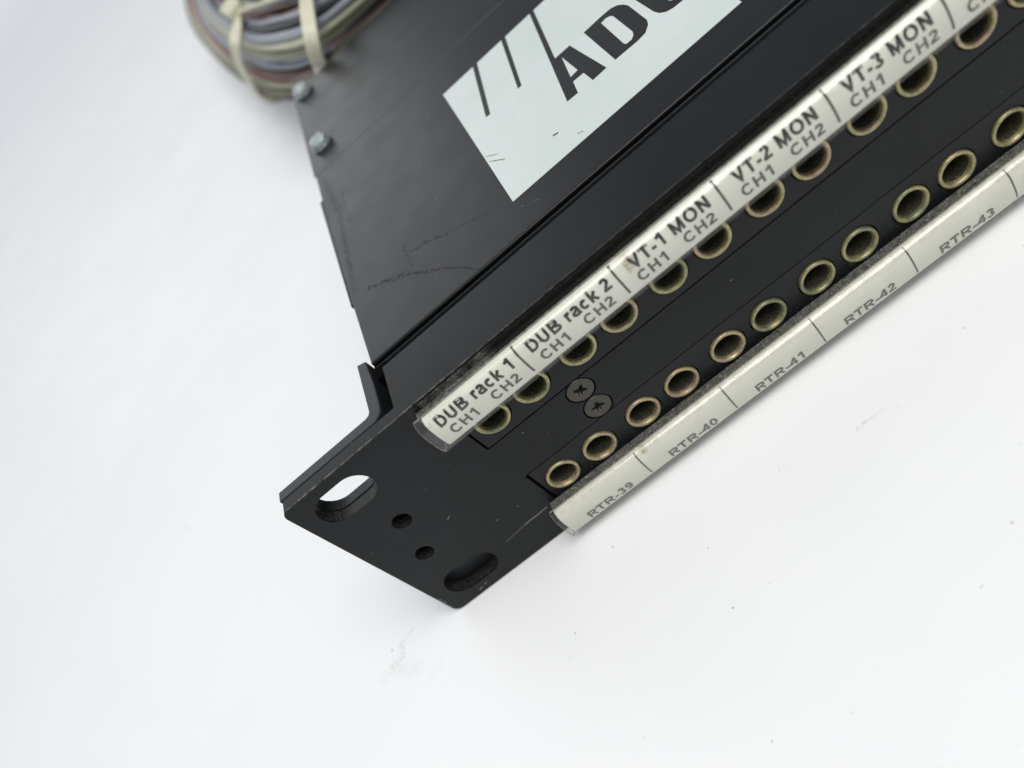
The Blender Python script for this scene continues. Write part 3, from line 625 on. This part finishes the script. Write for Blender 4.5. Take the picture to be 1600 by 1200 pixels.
def smooth_path(P, k=8):
    out = []; n = len(P)
    for i in range(n - 1):
        p0, p1, p2, p3 = (Vector(P[max(0, min(n - 1, i + j))]) for j in (-1, 0, 1, 2))
        for q in range(k):
            t = q / k; out.append(.5 * ((2 * p1) + (-p0 + p2) * t + (2 * p0 - 5 * p1 + 4 * p2 - p3) * t * t + (-p0 + 3 * p1 - 3 * p2 + p3) * t ** 3))
    out.append(Vector(P[-1])); return out
def tube(name, P, rad, mat, parent, n=12):
    Q = smooth_path(P); V = []; F = []; up = Vector((0, 0, 1)); prev = None
    for i, q in enumerate(Q):
        tg = (Q[min(len(Q) - 1, i + 1)] - Q[max(0, i - 1)]).normalized()
        nn = (up - tg * up.dot(tg)); nn = nn.normalized() if nn.length > .05 else prev
        prev = nn; bn = tg.cross(nn)
        V += [tuple(q + (nn * math.cos(2 * math.pi * j / n) + bn * math.sin(2 * math.pi * j / n)) * rad) for j in range(n)]
    for i in range(len(Q) - 1):
        for j in range(n): F.append((i * n + j, i * n + (j + 1) % n, (i + 1) * n + (j + 1) % n, (i + 1) * n + j))
    F += [tuple(range(n)), tuple(range((len(Q) - 1) * n, len(Q) * n))[::-1]]
    return sub(link(name, mesh(name, V, F), mat, parent, smooth=True))
cols = ['brown', 'olive', 'pale', 'red', 'brown', 'blue', 'grey', 'olive', 'pale', 'grey', 'blue', 'dark', 'blue', 'mauve', 'brown', 'grey', 'pale']
def relax(row, it=3):
    row = [Vector(p) for p in row]
    for _ in range(it): row = [row[0]] + [(row[i - 1] + 2 * row[i] + row[i + 1]) / 4 for i in range(1, len(row) - 1)] + [row[-1]]
    return [tuple(p) for p in row]
for k, row in enumerate(CAB):
    zo = (.5, -.5, .1)[k % 3]
    P = [(x + random.uniform(-.25, .25), y + random.uniform(-.25, .25), z + zo + random.uniform(-.25, .25)) for x, y, z in row]
    e = P[-1]; P += [(e[0] + 60, e[1] - 2, e[2] - 2), (e[0] + 200, e[1] - 6, e[2] - 4)]
    tube("cable", P, 1.06, m_cab[cols[k]], bundle)["label"] = {"blue": "blue grey", "dark": "black"}.get(cols[k], cols[k]) + " cable"
under = ['brown', 'grey', 'dark', 'grey', 'olive', 'mauve', 'dark', 'blue', 'brown', 'grey', 'dark', 'grey']
under += ['dark', 'brown', 'dark', 'grey', 'dark']
for j, kk in enumerate((0, 1, 2, 4, 5, 7, 8, 10, 11, 13, 14, 15, 16, 12, 16, 9, 14)):      # second layer under the first
    row = CAB[kk]
    dd = 0 if j < 12 else 2.4 * (j - 12) + 1.2
    P = [(x + 1.6 + (kk * .2) + dd * .4, y + 3.5 + dd, z - 3.4 - .1 * kk - dd) for x, y, z in row]; e = P[-1]; P += [(e[0] + 200, e[1], e[2])]
    tube("cable", P, 1.05, m_cab[under[j]], bundle)
def strap(P, nrm_from, wd, th, name, parent):
    Q = smooth_path(P, 6); V = []; F = []; c0 = Vector(nrm_from)
    for i, q in enumerate(Q):
        tg = (Q[min(len(Q) - 1, i + 1)] - Q[max(0, i - 1)]).normalized()
        o_ = (q - c0); nn = (o_ - tg * o_.dot(tg)).normalized(); bn = tg.cross(nn)
        for (a, b) in ((-wd / 2, -th / 2), (wd / 2, -th / 2), (wd / 2, th / 2), (-wd / 2, th / 2)): V.append(tuple(q + bn * a + nn * b))
    m = len(Q)
    for i in range(m - 1):
        for j in range(4): F.append((i * 4 + j, i * 4 + (j + 1) % 4, (i + 1) * 4 + (j + 1) % 4, (i + 1) * 4 + j))
    F += [(0, 1, 2, 3), (4 * m - 1, 4 * m - 2, 4 * m - 3, 4 * m - 4)]
    return link(name, mesh(name, V, F), m_tie, parent, .3)
T1 = empty("cable_tie", bundle); T1.location = -bundle.location
strap([(13.6, 215.5, 51.2), (13.4, 200.1, 51.8), (9.2, 194.5, 49.4), (4.2, 203.0, 43.0), (-0.6, 216.0, 35.0), (-4.8, 227.9, 27.8), (-6.8, 234.7, 22.0), (-6.3, 240.6, 15.0), (-1, 246, 12)], (18, 228, 34), 3.6, 1.1, "strap", T1)
strap([(15.1, 206.1, 52.6), (24.2, 196.6, 51.6), (30.9, 189.4, 50.8), (38.8, 177.7, 50.8), (52, 160, 52)], (22, 190, 20), 2.6, 1.0, "tail", T1)
hb = link("tie_head", box_m("tie_head", -3.1, 3.1, -3.0, 3.0, -2.6, 2.6), m_tie, T1, .9, segs=3); hb.location = Vector((14.4, 208.0, 53.6)) * S; hb.rotation_euler = (.35, -.1, .35)
T2 = empty("cable_tie", bundle); T2.location = -bundle.location
strap([(42, 200, 49), (41.1, 178.7, 51.8), (39.9, 156.8, 53.8), (38.0, 144.8, 53.0), (35.7, 141.0, 50.4), (33.3, 141.2, 46.6), (31.5, 143.4, 42.8), (29.0, 152, 37.6), (28, 166, 30)], (38, 188, 32), 4.0, 1.2, "strap", T2)
